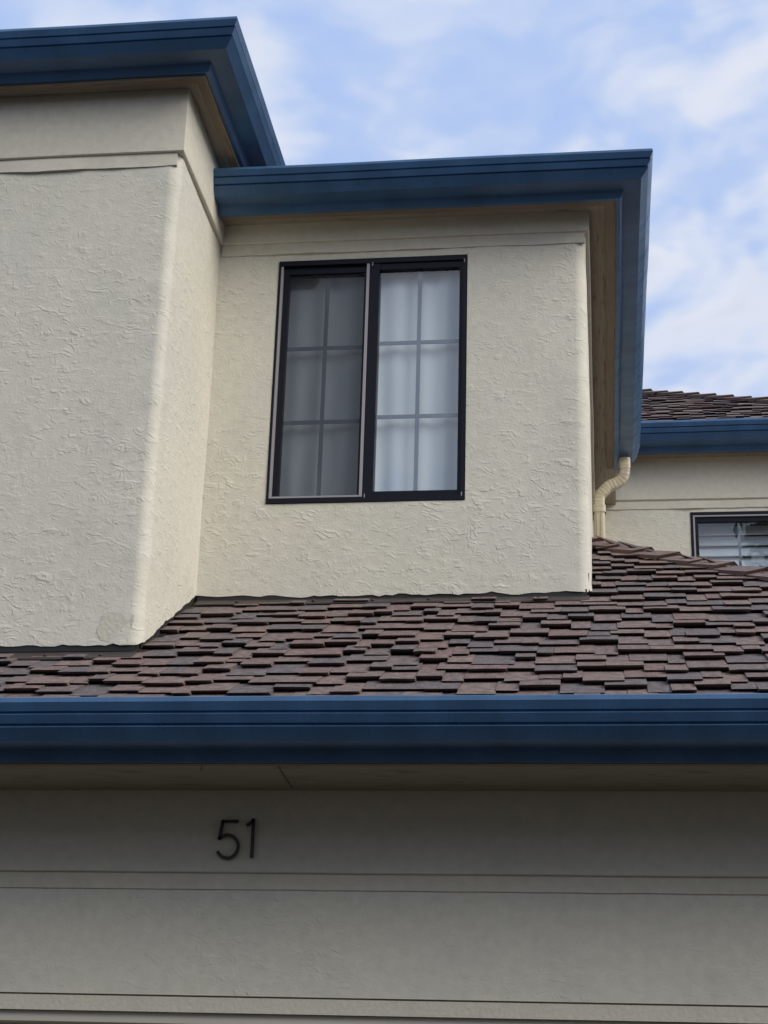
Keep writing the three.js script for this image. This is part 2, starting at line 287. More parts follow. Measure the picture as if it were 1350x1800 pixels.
mesh('gutter', sweep(gutterProf(0.314, 0.95), [[LX + 0.004, DZ], [DX, DZ], [DX, -10.22]], 5.976, { closed: true, capStart: true, capEnd: true, step: 0.15, wob: 0.004, seed: 5 }), M.gutter, house);
mesh('gutter', sweep(gutterProf(0.70, 1.05), [[BX, GZ], [EXR - 0.53, GZ], [EXR - 0.53, RZ]], 3.022, { closed: true, capStart: true, capEnd: true, step: 0.15, wob: 0.002, seed: 7 }), M.gutter, house);

// ---- soffits and the tan boards behind the gutters
const plate = (o0, o1, h0, h1) => [[o0, h1], [o1, h1], [o1, h0], [o0, h0]];
mesh('soffit', sweep(plate(-0.02, 0.128, 0, 0.012), pathL, 6.055, { closed: true, step: 0.4, wob: 0.002 }), M.soffit, house);
mesh('eave_board', sweep(plate(0.075, 0.118, -0.018, 0.02), [[BX, LZ], [LX, LZ], [LX, -7.45]], 6.055, { closed: true, step: 0.3, wob: 0.003, seed: 2, uvs: 1.3 }), M.wood, house, 'weathered tan board with flaking paint');
mesh('soffit', sweep(plate(-0.02, 0.160, 0, 0.012), pathD, 5.832, { closed: true, step: 0.4, wob: 0.002 }), M.soffit, house);
mesh('eave_board', sweep(plate(0.098, 0.146, -0.020, 0.02), [[LX + 0.004, DZ], [DX, DZ], [DX, -10.22]], 5.832, { closed: true, step: 0.3, wob: 0.003, seed: 4, uvs: 1.3 }), M.wood, house, 'tan board with wood grain');
mesh('soffit', sweep(plate(-0.02, 0.525, 0, 0.012), [[BX, GZ], [EXR - 0.53, GZ], [EXR - 0.53, RZ]], 2.838, { closed: true, step: 0.5, wob: 0.002 }), M.soffit, house);
mesh('eave_board', sweep(plate(0.490, 0.522, -0.010, 0.0), [[BX, GZ], [EXR - 0.53, GZ], [EXR - 0.53, RZ]], 2.837, { closed: true, step: 0.3, wob: 0.001, seed: 6 }), M.wood, house);

for (const pts of [[[-1.380, -5.615], [-1.412, -5.72]], [[-1.120, -5.615], [-1.128, -5.795], [-1.137, -6.03]]]) {   // hairline splits in the garage soffit
  const g = new GB(); for (let i = 0; i + 1 < pts.length; i++) { const [a, b] = pts[i], [c, d] = pts[i + 1], w = 0.0013; g.quad([a - w, 2.8355, b], [a + w, 2.8355, b], [c + w, 2.8355, d], [c - w, 2.8355, d]); g.quad([a - w, 2.839, b], [a - w, 2.8355, b], [c - w, 2.8355, d], [c - w, 2.839, d]); }
  mesh('soffit_split', g.geo(), M.gapBlack, house, 'thin dark split in the soffit');
}

// ---- garage front: header over a wide door
{
  const x0 = -3.3, x1 = 1.7, xr = EXR - 0.53, u = 1 / TILE;
  const rect = (g, a, b, c, d, z) => g.quad([a, c, z], [b, c, z], [b, d, z], [a, d, z], [a * u, c * u], [b * u, c * u], [b * u, d * u], [a * u, d * u]);
  const g = new GB(); rect(g, BX, xr, 2.098, 2.85, GZ); rect(g, BX, x0, 0, 2.098, GZ); rect(g, x1, xr, 0, 2.098, GZ);
  g.quad([xr, 0, GZ], [xr, 0, RZ], [xr, 2.85, RZ], [xr, 2.85, GZ], [0, 0], [2, 0], [2, 1], [0, 1]); g.quad([BX, 0, RZ], [BX, 0, GZ], [BX, 2.85, GZ], [BX, 2.85, RZ]);
  g.quad([BX, 2.098, GZ], [xr, 2.098, GZ], [xr, 2.098, GZ - 0.03], [BX, 2.098, GZ - 0.03]);
  rect(g, BX, xr, 2.0, 2.84, GZ - 0.03);
  mesh('garage_wall', g.geo(), M.header, house);
  mesh('frieze_band', sweep(bandProfile(2.845, 2.534), [[BX, GZ], [xr, GZ], [xr, RZ]], 0, { step: 0.25, wob: 0.003, seed: 9, uvs: u }), M.smooth, house);
  mesh('trim_strip', strip(BX, xr - 0.01, GZ, 2.538, 2.475, 5.5, 0.006, 0.0012, 0.001), M.smooth, house);
  boxm('door_trim', [BX, xr, 2.038, 2.091, GZ - 0.10, GZ + 0.008], M.smooth, house);
  boxm('door_trim', [x0 + 0.001, x1 - 0.001, 2.0, 2.0365, GZ - 0.20, GZ - 0.012], M.door, house);
  const d = grp('garage_door', house);
  for (let k = 0; k < 4; k++) boxm('door_panel', [x0, x1, 0.01 + k * 0.505, 0.508 + k * 0.505, GZ - 0.26, GZ - 0.22], M.door, d);
  for (const x of [x0, x1]) boxm('door_jamb', [x - 0.03, x + 0.03, 0, 2.0, GZ - 0.24, GZ - 0.001], M.smooth, house);
}

// ---- roof decks and shingles
const roof = grp('roof', house);
{
  const q = (g, pts) => g.quad(...pts.map(([x, z, y]) => [x, (y ?? roofY(z)) - 0.006, z]));
  const g = new GB(), hx = z => HIP + z;
  q(g, [[BX, EZ], [hx(EZ), EZ], [hx(LZ - 0.04), LZ - 0.04], [BX, LZ - 0.04]]);
  q(g, [[LX - 0.04, LZ - 0.04], [hx(LZ - 0.04), LZ - 0.04], [hx(DZ - 0.04), DZ - 0.04], [LX - 0.04, DZ - 0.04]]);
  q(g, [[DX - 0.03, DZ - 0.04], [hx(DZ - 0.04), DZ - 0.04], [hx(-8.23), -8.23], [DX - 0.03, -8.23]]);
  const sy = x => EY + S * (EXR - x);
  q(g, [[EXR, EZ, sy(EXR)], [EXR, RZ, sy(EXR)], [DX - 0.02, RZ, sy(DX - 0.02)], [DX - 0.02, -8.215, sy(DX - 0.02)]]);
  mesh('roof_deck', g.geo(), M.deck, roof);
}
const UNDER = 0.21;   // the butt is undercut: its lower edge lies back up the slope by this share of the tab
function makeWedge(v, xl0, xr0, xl1, xr1, k = 1) {   // thin tapered tab, butt at local y = 0
  const r = rng(40 + v), g = new GB(), l = 0.08, e = () => (r() - 0.5) * 0.02 * k;
  const A = [xl0 + e(), UNDER + e() / k * 0.9, 0], B = [xr0 + e(), UNDER + e() / k * 0.9, 0], M0 = [mix(A[0], B[0], 0.3 + 0.4 * r()), UNDER + e() / k * 0.9, 0], lift = q => [q[0], q[1] - UNDER, 1 + e() / k * 3];
  const A1 = lift(A), B1 = lift(B), N1 = lift(M0), C1 = [xr1, 1, l], D1 = [xl1, 1, l], C = [xr1, 1, 0], D = [xl1, 1, 0];
  const ox = r(), oy = r(), U = (x, y) => [ox + x / k * 0.30, oy + y * 0.42], Q = p => U(p[0], p[1]);
  g.tri(A1, N1, D1, Q(A1), Q(N1), Q(D1)).tri(N1, C1, D1, Q(N1), Q(C1), Q(D1)).tri(N1, B1, C1, Q(N1), Q(B1), Q(C1));
  g.quad(A, M0, N1, A1).quad(M0, B, B1, N1).quad(B, C, C1, B1).quad(D, A, A1, D1);
  const geo = g.geo(); geo.setAttribute('color', new THREE.BufferAttribute(new Float32Array(geo.attributes.position.count * 3).fill(1), 3)); return geo;
}
const wedge = [0, 1, 2, 3, 4, 5, 6, 7].map(v => makeWedge(v, 0, 1, 0, 1));
camera.aspect = 3 / 4; camera.updateProjectionMatrix(); camera.updateMatrixWorld(true);
const stuffMat = std({ color: 0xffffff, map: granule, bumpMap: granuleBump, bumpScale: 0.0012, roughness: 0.95, vertexColors: true });
function layShingles({ O, ex, eu, aMin, aMax, uMax, inside, seed, expo = 0.136, keep = 300, thick = 0.020, parent, lo = () => -1e9, hi = () => 1e9 }) {
  const r = rng(seed), en = new THREE.Vector3().crossVectors(ex, eu), basis = new THREE.Matrix4().makeBasis(ex, eu, en), q0 = new THREE.Quaternion().setFromRotationMatrix(basis), tabs = [];
  let row = 0;
  for (let u0 = -0.01; u0 < uMax; u0 += expo, row++) {
    let a = aMin(u0) - r() * 0.15, level = 0;
    while (a < aMax(u0)) {
      const w = 0.060 + 0.098 * Math.pow(r(), 0.9); let b = a + w;
      let nl; do { nl = Math.floor(r() * 3); } while (nl === level && r() < 0.75); level = nl;
      const du = (level - 1) * 0.034 + (r() - 0.5) * 0.010, u = u0 + (row ? du : Math.max(0, du) * 0.4);
      const L = expo * 1.62, xl0 = Math.max(a, lo(u)), xl1 = Math.max(a, lo(u + L)), xr0 = Math.min(b, hi(u)), xr1 = Math.min(b, hi(u + L));
      if (xr0 - xl0 > 0.02 && inside((xl0 + xr0) / 2, u + 0.05)) {
        const cut = xl1 > a || xr1 < b, v = Math.floor(r() * 8), m = new THREE.Object3D(); m.position.copy(O).addScaledVector(ex, a).addScaledVector(eu, u).addScaledVector(en, -0.003);
        m.quaternion.copy(q0).multiply(new THREE.Quaternion().setFromEuler(new THREE.Euler((r() - 0.5) * 0.006, (r() - 0.5) * 0.005, (r() - 0.5) * 0.008)));
        m.scale.set(cut ? 1 : b - a, L, thick * (r() < 0.5 ? 1.45 : 1) * (0.94 + 0.12 * r())); m.updateMatrix();
        const geo = cut ? makeWedge(v, xl0 - a, xr0 - a, Math.min(xl1, b) - a, Math.max(xr1, a + 0.002) - a, 0.12) : wedge[v];
        const c = O.clone().addScaledVector(ex, (a + b) / 2).addScaledVector(eu, u + expo / 2), d = c.distanceTo(camera.position), p = c.clone().project(camera);
        const vis = Math.abs(p.x) < 1.03 && Math.abs(p.y) < 1.03 && (!parent.userData.hid || !parent.userData.hid(c));
        tabs.push({ m, tone: Math.floor(r() * 8), geo, score: vis ? (xr0 - xl0) / (d * d) : -d });
      }
      a = b;
    }
  }
  tabs.sort((x, y) => y.score - x.score);
  const rest = [];
  tabs.forEach((t, i) => {
    if (i < keep && t.score > 0) { const s = mesh('shingle', t.geo, shingleMats[t.tone], parent); s.position.copy(t.m.position); s.quaternion.copy(t.m.quaternion); s.scale.copy(t.m.scale); }
    else { const g = t.geo.clone().applyMatrix4(t.m.matrix), c = g.attributes.color, k = shingleTones[t.tone]; for (let j = 0; j < c.count; j++) c.setXYZ(j, c.getX(j) * k[0], c.getY(j) * k[1], c.getZ(j) * k[2]); rest.push(g); }
  });
  if (rest.length) { const s = mesh('shingle_field', mergeGeometries(rest), stuffMat, parent); s.userData.kind = 'stuff'; }
}
const cosS = 1 / Math.hypot(1, S), sinS = S * cosS;
layShingles({
  O: new THREE.Vector3(0, EY, EZ), ex: new THREE.Vector3(1, 0, 0), eu: new THREE.Vector3(0, sinS, -cosS), seed: 11, parent: roof,
  aMin: u => { const z = EZ - u * cosS; return z > LZ ? -3.6 : z > DZ ? LX - 0.05 : DX - 0.06; }, aMax: u => HIP + EZ - u * cosS, uMax: 2.64 / cosS,
  hi: u => HIP + EZ - u * cosS,
  inside: (a, u) => { const z = EZ - u * cosS; return !(a < LX - 0.03 && z < LZ) && !(a < DX - 0.03 && z < DZ); },
});
// right-hand slope beyond the hip
{
  const side = grp('roof', house);
  side.userData.hid = () => true;
  layShingles({ O: new THREE.Vector3(EXR, EY, 0), ex: new THREE.Vector3(0, 0, -1), eu: new THREE.Vector3(-cosS, sinS, 0), seed: 12, parent: side, keep: 0, expo: 0.14, aMin: u => -EZ + u * cosS, lo: u => -EZ + u * cosS, aMax: () => -RZ, uMax: 2.64 / cosS, inside: () => true });
  delete side.userData.hid;
}
// folded caps along a hip that climbs to the left and back
function hipCaps({ base, n0, n1, parent, seed, len = 0.30, expo = 0.19 }) {
  const r = rng(seed), dir = new THREE.Vector3(-1, S, -1).normalize(), nf = new THREE.Vector3(0, cosS, sinS), ns = new THREE.Vector3(sinS, cosS, 0);
  const df = new THREE.Vector3().crossVectors(dir, nf).normalize(); if (df.x > 0) df.negate(); const ds = new THREE.Vector3().crossVectors(dir, ns).normalize(); if (ds.z > 0) ds.negate();
  const up = nf.clone().add(ns).normalize();
  for (let k = n0; k < n1; k++) {
    const g = new GB(), hw = 0.105 + 0.02 * r(), t = 0.020 + 0.006 * r(), jl = (r() - 0.5) * 0.02;
    const P = (l, side, w, h) => { const c = base.clone().addScaledVector(dir, k * expo + l + jl); const d = side < 0 ? df : ds, nn = side < 0 ? nf : ns; const rd = Math.min(1, w / 0.035); return c.addScaledVector(d, w).addScaledVector(nn, h * rd).addScaledVector(up, h * (1 - rd) * 1.1 + 0.004).toArray(); };
    const W = [[-1, hw], [-1, 0.035], [-1, 0], [1, 0.035], [1, hw]];
    const sec = (l, h) => W.map(([s, w]) => P(l, s, w, h)), a0 = sec(0.030, 0.004), a1 = sec(0, t + 0.012), b1 = sec(len, 0.010);
    const cols = [];
    const add = (q, us, c) => { g.quad(...q, ...us); for (let i = 0; i < 6; i++) cols.push(c, c, c); };
    for (let i = 0; i < 4; i++) { const u = i * 0.2 + 0.1 * k, U = [[u, 0], [u + 0.2, 0], [u + 0.2, 0.8], [u, 0.8]]; add([a1[i], a1[i + 1], b1[i + 1], b1[i]], U, 1); add([a0[i], a0[i + 1], a1[i + 1], a1[i]], U, 1); }
    add([a0[0], a1[0], b1[0], b1[0]], [[0, 0], [0, 0], [0, 0], [0, 0]], 1); add([a1[4], a0[4], b1[4], b1[4]], [[0, 0], [0, 0], [0, 0], [0, 0]], 1);
    const geo = g.geo(0.5); geo.setAttribute('color', new THREE.Float32BufferAttribute(cols, 3));
    mesh('hip_cap', geo, shingleMats[[0, 4, 5, 7, 0, 4, 1][Math.floor(r() * 7)]], parent);
  }
}
hipCaps({ base: new THREE.Vector3(EXR, EY, EZ), n0: 0, n1: 22, parent: roof, seed: 21 });

// ---- flashing at the foot of the walls
{
  const apron = (x0, x1, zw, w, seed) => {
    const g = new GB(), n = Math.ceil((x1 - x0) / 0.08), h = x => 0.017 + 0.006 * n3(x * 3, seed, 0.5), z1 = x => zw + w + 0.006 * n3(x * 2.2, seed, 4);
    for (let i = 0; i < n; i++) {
      const a = mix(x0, x1, i / n), b = mix(x0, x1, (i + 1) / n), zb = zw - 0.022;
      const A = [a, roofY(z1(a)) + h(a), z1(a)], B = [b, roofY(z1(b)) + h(b), z1(b)], C = [b, roofY(zb) + 0.018, zb], D = [a, roofY(zb) + 0.018, zb];
      g.quad(A, B, C, D, [a, 0], [b, 0], [b, 0.1], [a, 0.1]); g.quad([A[0], A[1] - 0.006, A[2]], [B[0], B[1] - 0.006, B[2]], B, A); g.quad(D, C, [b, C[1] + 0.1, zb], [a, D[1] + 0.1, zb], [a, 0], [b, 0], [b, 0.1], [a, 0.1]);
    }
    return g.geo(0.4);
  };
  const nails = (fl, x0, x1, zw, w, seed) => { const r = rng(seed); for (let x = x0 + 0.1; x < x1; x += 0.22 + 0.14 * r()) { const g = new THREE.SphereGeometry(0.008, 8, 6); const m = mesh('nail_head', g, M.nail, fl); const z = zw + w - 0.022; m.position.set(x, roofY(z) + 0.022, z); m.scale.set(1, 0.8, 1); } };
  const f1 = mesh('flashing', apron(BX, LX - 0.01, LZ, 0.075, 1), M.flashing, house); nails(f1, -2.6, LX - 0.1, LZ, 0.075, 3);
  const f2 = mesh('flashing', apron(LX + 0.01, DX - 0.01, DZ, 0.062, 2), M.flashing, house); nails(f2, LX + 0.1, DX, DZ, 0.062, 4);
  const gapShade = (pts, seed) => { const g = new GB(); for (let i = 0; i + 1 < pts.length; i++) { const q = (p, t) => { const w = 0.006 * (n3(p[3] * 14, seed, 1) + n3(p[3] * 40, seed, 3)); return [p[0], p[1] + (t ? 0.020 + w : -0.016), p[2]]; }; g.quad(q(pts[i], 0), q(pts[i + 1], 0), q(pts[i + 1], 1), q(pts[i], 1)); } return g.geo(); };  // ragged black strip paints the shade of the gap under the stucco edge
  const line = (n, f) => Array.from({ length: n + 1 }, (_, i) => f(i / n));
  mesh('gap_shade_strip', gapShade(line(150, t => { const x = mix(BX, LX - 0.02, t); return [x, roofY(LZ) + 0.040, LZ - 0.004, x]; }), 1), M.gapBlack, house);
  mesh('gap_shade_strip', gapShade(line(90, t => { const x = mix(LX + 0.005, DX - 0.02, t); return [x, roofY(DZ) + 0.032, DZ - 0.004, x]; }), 2), M.gapBlack, house);
  mesh('gap_shade_strip', gapShade(line(50, t => { const z = mix(LZ - 0.03, DZ, t); return [LX - 0.003, roofY(z) + 0.040, z, z]; }), 3), M.gapBlack, house);
  // stepped pieces up the side of the projecting block
  const f3 = grp('step_flashing', house); let k = 0;
  for (let z = LZ - 0.03; z > DZ; z -= 0.105, k++) { const z2 = Math.max(z - 0.16, DZ), g = new GB(), x = LX - 0.012 + 0.003 * (k % 3), y = q => roofY(q) + 0.008; g.quad([x, y(z), z], [x, y(z2), z2], [x, y(z2) + 0.075, z2], [x, y(z) + 0.085, z], [0, 0], [0.1, 0], [0.1, 0.1], [0, 0.1]); g.quad([x, y(z), z], [x + 0.03, y(z), z], [x + 0.03, y(z2), z2], [x, y(z2), z2]); mesh('flashing_piece', g.geo(), M.flashing, f3); }
  const g = new GB(); g.quad([DX - 0.008, roofY(DZ) , DZ - 0.01], [DX - 0.008, roofY(-8.2), -8.2], [DX - 0.008, roofY(-8.2) + 0.05, -8.2], [DX - 0.008, roofY(DZ) + 0.05, DZ - 0.01]); mesh('flashing', g.geo(), M.flashing, house);
}

// ---- upper roofs, out of sight above the gutters
{
  const top = (name, x0, xe, ze, zb, y, run) => { const g = new GB(); g.quad([x0, y, ze], [xe, y, ze], [xe - run, y + S * run, ze - run], [x0, y + S * run, ze - run]); g.quad([xe, y, ze], [xe, y, zb], [xe - run, y + S * run, zb], [xe - run, y + S * run, ze - run]); return mesh(name, g.geo(), stuffMatDeck, house); };
  const stuffMatDeck = std({ color: rgb(0.1, 0.07, 0.064), map: granule, roughness: 0.95 });
  top('upper_roof', BX, LX + 0.13, LZ + 0.13, -12.5, 6.235, 1.6); top('upper_roof', LX - 1, DX + 0.15, DZ + 0.15, RZ, 5.985, 0.95);
}

// ---- main window
const win = grp('window', house);
{
  const Z = DZ - 0.012, [x0, x1, y0, y1] = WIN, f = (n, b, m = M.frame) => boxm(n, b, m, win);
  // outer frame
  f('frame', [x0 + 0.002, x1 - 0.002, y1 - 0.028, y1 - 0.002, Z - 0.06, Z + 0.016]); f('frame', [x0 + 0.002, x1 - 0.002, y0 + 0.002, y0 + 0.026, Z - 0.06, Z + 0.018]);
  f('frame', [x0 + 0.002, x0 + 0.012, y0 + 0.0265, y1 - 0.0285, Z - 0.06, Z + 0.016]); f('frame', [x1 - 0.022, x1 - 0.002, y0 + 0.0265, y1 - 0.0285, Z - 0.06, Z + 0.016]);
  // fixed light on the right
  const a = -1.066, b = -0.616;
  f('frame', [a, a + 0.047, y0 + 0.0267, y1 - 0.0287, Z - 0.06, Z + 0.010]); f('frame', [b - 0.016, b, y0 + 0.0267, y1 - 0.0287, Z - 0.05, Z + 0.006]);
  f('frame', [a + 0.0473, b - 0.0163, y1 - 0.062, y1 - 0.0289, Z - 0.05, Z + 0.006]); f('frame', [a + 0.0473, b - 0.0163, y0 + 0.0269, y0 + 0.056, Z - 0.05, Z + 0.004]);
  const gy0 = y0 + 0.056, gy1 = y1 - 0.062, ga = a + 0.047, gb = b - 0.016;
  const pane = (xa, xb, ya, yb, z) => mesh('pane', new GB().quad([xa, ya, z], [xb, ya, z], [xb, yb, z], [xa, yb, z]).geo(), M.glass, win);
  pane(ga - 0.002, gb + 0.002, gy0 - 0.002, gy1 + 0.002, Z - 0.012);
  const munt = (xa, xb, ya, yb, z, xc) => { boxm('glazing_bar', [xc - 0.0095, xc + 0.0095, ya, yb, z - 0.006, z], M.muntin, win); for (const k of [1, 2]) { const y = mix(ya, yb, k / 3); for (const [p, q] of [[xa, xc - 0.0097], [xc + 0.0097, xb]]) boxm('glazing_bar', [p, q, y - 0.0095, y + 0.0095, z - 0.0055, z - 0.0005], M.muntin, win); } };
  munt(ga, gb, gy0, gy1, Z - 0.020, (ga + gb) / 2);
  // sliding sash on the left, behind its insect screen
  const sa = x0 + 0.012, sb = a - 0.0003;
  f('track', [sa + 0.0005, sa + 0.012, y0 + 0.027, y1 - 0.029, Z - 0.05, Z + 0.012], M.track); f('track', [sb - 0.016, sb - 0.002, y0 + 0.027, y1 - 0.029, Z - 0.02, Z + 0.013], M.track); f('track', [sa + 0.0125, sb - 0.0165, y0 + 0.0268, y0 + 0.037, Z - 0.05, Z + 0.012], M.track);
  f('sash', [sa + 0.0125, sa + 0.040, y0 + 0.0375, y1 - 0.0295, Z - 0.045, Z - 0.004]); f('sash', [sb - 0.028, sb - 0.0165, y0 + 0.0375, y1 - 0.0295, Z - 0.045, Z - 0.004]);
  f('sash', [sa + 0.0405, sb - 0.0285, y1 - 0.066, y1 - 0.0297, Z - 0.045, Z - 0.004]); f('sash', [sa + 0.0405, sb - 0.0285, y0 + 0.0377, y0 + 0.043, Z - 0.045, Z - 0.004]);
  const ha = sa + 0.040, hb = sb - 0.028, hy0 = y0 + 0.043, hy1 = y1 - 0.066;
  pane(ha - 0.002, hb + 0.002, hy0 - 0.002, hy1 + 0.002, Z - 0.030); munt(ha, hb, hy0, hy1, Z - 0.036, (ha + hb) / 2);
  mesh('insect_screen', new GB().quad([ha - 0.001, hy0 - 0.001, Z - 0.014], [hb + 0.001, hy0 - 0.001, Z - 0.014], [hb + 0.001, hy1 + 0.001, Z - 0.014], [ha - 0.001, hy1 + 0.001, Z - 0.014]).geo(), M.screen, win, 'fine dark mesh over the sliding half');
  for (const [x, y] of [[a + 0.012, y1 - 0.036], [b + 0.008, y1 - 0.034], [a + 0.010, y0 + 0.030], [b + 0.006, y0 + 0.030]]) boxm('rivet', [x - 0.002, x + 0.002, y - 0.009, y + 0.009, Z + 0.0165, Z + 0.019], M.track, win);
  // caulk bead and the room behind
  const g = new GB(), A = LX + 0.06, B = DX - 0.06, lo = 4.1, hi = 5.8, zf = DZ - 0.071, zb = -9.2;
  g.quad([A, lo, zf], [B, lo, zf], [B, lo, zb], [A, lo, zb]).quad([A, hi, zb], [B, hi, zb], [B, hi, zf], [A, hi, zf]).quad([A, lo, zb], [B, lo, zb], [B, hi, zb], [A, hi, zb]).quad([A, lo, zf], [A, lo, zb], [A, hi, zb], [A, hi, zf]).quad([B, lo, zb], [B, lo, zf], [B, hi, zf], [B, hi, zb]);
  for (const [p, q, r, s] of [[A, x0, lo, hi], [x1, B, lo, hi], [x0, x1, lo, y0], [x0, x1, y1, hi]]) g.quad([p, r, zf], [q, r, zf], [q, s, zf], [p, s, zf]);
  mesh('room_lining', g.geo(), M.room, house);
}
function curtain(xa, xb, ya, yb, z, seed, label) {
  const g = new GB(), n = 90, m = 10, at = (i, j) => { const x = mix(xa, xb, i / n), y = mix(ya, yb, j / m), k = 1 + 0.15 * n3(y * 1.2, x * 2, seed); return [x, y, z + k * (0.0045 * Math.sin(x * 52 + 1.6 * n3(x * 4, y * 0.5, seed)) + 0.008 * n3(x * 9, y * 0.7, seed + 2))]; };
  for (let i = 0; i < n; i++) for (let j = 0; j < m; j++) g.quad(at(i, j), at(i + 1, j), at(i + 1, j + 1), at(i, j + 1), [i / n * 3, j / m * 4], [(i + 1) / n * 3, j / m * 4], [(i + 1) / n * 3, (j + 1) / m * 4], [i / n * 3, (j + 1) / m * 4]);
  return tag(mesh('curtain', mergeVertices(g.geo(), 1e-4), M.cloth), label, 'curtain', 'white curtains behind the main window');
}
curtain(-1.50, -1.075, 4.30, 5.70, DZ - 0.090, 3.1, 'white curtain behind the dark screened left half of the window');
curtain(-1.068, -0.600, 4.30, 5.70, DZ - 0.078, 6.4, 'white curtain behind the unscreened right half of the window');

// ---- downspout from the end of the recessed block's gutter
{
  const ds = grp('downspout', house);
  const tube = (pts, rx, rz, ribs, n = 60) => {   // rectangular pipe with rounded corners; ribs crimp the elbows
    const c = new THREE.CatmullRomCurve3(pts.map(p => new THREE.Vector3(...p)), false, 'centripetal'), g = new GB(), K = 24, rows = [];
    for (let i = 0; i <= n; i++) { const t = i / n, p = c.getPointAt(t), d = c.getTangentAt(t), zz = new THREE.Vector3(0, 0, 1), xx = new THREE.Vector3().crossVectors(d, zz).normalize(), k = ribs ? 1 + 0.03 * Math.cos(t * ribs * Math.PI * 2) : 1, row = [];
      for (let j = 0; j < K; j++) { const a = (j + 0.5) / K * Math.PI * 2, ca = Math.cos(a), sa = Math.sin(a), e = 0.45, X = Math.sign(ca) * Math.pow(Math.abs(ca), e) * rx * k, Y = Math.sign(sa) * Math.pow(Math.abs(sa), e) * rz * k; row.push([p.x + xx.x * X, p.y + xx.y * X, p.z + xx.z * X + Y]); } rows.push(row); }
    for (let i = 0; i < n; i++) for (let j = 0; j < K; j++) { const k = (j + 1) % K; g.quad(rows[i][j], rows[i][k], rows[i + 1][k], rows[i + 1][j], [j / K, i / n], [(j + 1) / K, i / n], [(j + 1) / K, (i + 1) / n], [j / K, (i + 1) / n]); }
    return g.geo(0.7);
  };
  const z = -10.1, xo = 0.180, xw = 0.014;
  mesh('pipe_outlet', tube([[xo, 5.83, z], [xo, 5.79, z], [xo, 5.755, z]], 0.040, 0.032, 0, 4), M.spout, ds);
  mesh('elbow', tube([[xo, 5.79, z], [xo + 0.001, 5.745, z], [xo - 0.014, 5.695, z], [xo - 0.055, 5.660, z], [xo - 0.10, 5.640, z], [xw + 0.035, 5.610, z], [xw + 0.006, 5.575, z], [xw, 5.525, z], [xw, 5.49, z]], 0.036, 0.03, 16, 130), M.spout, ds);
  mesh('collar', tube([[xw, 5.505, z], [xw, 5.48, z], [xw, 5.455, z]], 0.042, 0.034, 0, 4), M.spout, ds);
  mesh('pipe', tube([[xw, 5.47, z], [xw, 5.0, z], [xw, 4.62, z]], 0.036, 0.03, 0, 12), M.spout, ds);
  for (const x of [-0.014, 0.012]) boxm('pipe_ridge', [xw + x - 0.003, xw + x + 0.003, 4.62, 5.45, z + 0.027, z + 0.034], M.spout, ds);
}

// ---- house number on the garage header
{
  const no = tag(grp('house_number'), 'dark metal house number 51 mounted on the shaded garage header', 'house number'); no.position.set(0, 0, GZ + 0.019);
  const k = 6.075 / 6.69, P = (x, y) => [x * k, 1.6 + (y - 1.6) * k];
  const stroke = (name, pts, w = 0.0118, closedArc) => {
    const c = new THREE.CatmullRomCurve3(pts.map(p => new THREE.Vector3(...P(...p), 0)), false, 'catmullrom', closedArc ?? 0.5), n = 40, g = new GB(), h = w / 2, d = 0.007, z0 = 0.008;
    const q = []; for (let i = 0; i <= n; i++) { const p = c.getPoint(i / n), t = c.getTangent(i / n); q.push([[p.x - t.y * h, p.y + t.x * h], [p.x + t.y * h, p.y - t.x * h]]); }
    for (let i = 0; i < n; i++) { const [a, b] = q[i], [e, f] = q[i + 1]; g.quad([...b, z0 + d], [...f, z0 + d], [...e, z0 + d], [...a, z0 + d]); g.quad([...a, z0], [...e, z0], [...f, z0], [...b, z0]); g.quad([...a, z0 + d], [...e, z0 + d], [...e, z0], [...a, z0]); g.quad([...b, z0], [...f, z0], [...f, z0 + d], [...b, z0 + d]); }
    for (const [a, b] of [q[0], q[n].slice().reverse()]) g.quad([...a, z0], [...b, z0], [...b, z0 + d], [...a, z0 + d]);
    return g.geo();
  };
  const five = mergeGeometries([stroke('s', [[-1.4775, 2.833], [-1.51, 2.833], [-1.5475, 2.833]]), stroke('s', [[-1.541, 2.838], [-1.5475, 2.800], [-1.5535, 2.758]]),
    stroke('s', [[-1.5550, 2.760], [-1.540, 2.772], [-1.518, 2.7775], [-1.495, 2.770], [-1.478, 2.750], [-1.473, 2.730], [-1.479, 2.707], [-1.496, 2.689], [-1.515, 2.684], [-1.538, 2.690], [-1.559, 2.711]])]);
  mesh('digit', five, M.bronze, no, 'numeral 5');
  mesh('digit', mergeGeometries([stroke('s', [[-1.415, 2.845], [-1.415, 2.77], [-1.415, 2.686]]), stroke('s', [[-1.413, 2.842], [-1.424, 2.830], [-1.443, 2.816]])]), M.bronze, no, 'numeral 1');
  for (const [x, y] of [[-1.541, 2.83], [-1.478, 2.72], [-1.415, 2.82], [-1.415, 2.70]]) { const [a, b] = P(x, y); boxm('standoff', [a - 0.003, a + 0.003, b - 0.003, b + 0.003, -0.001, 0.009], M.bronze, no); }
}

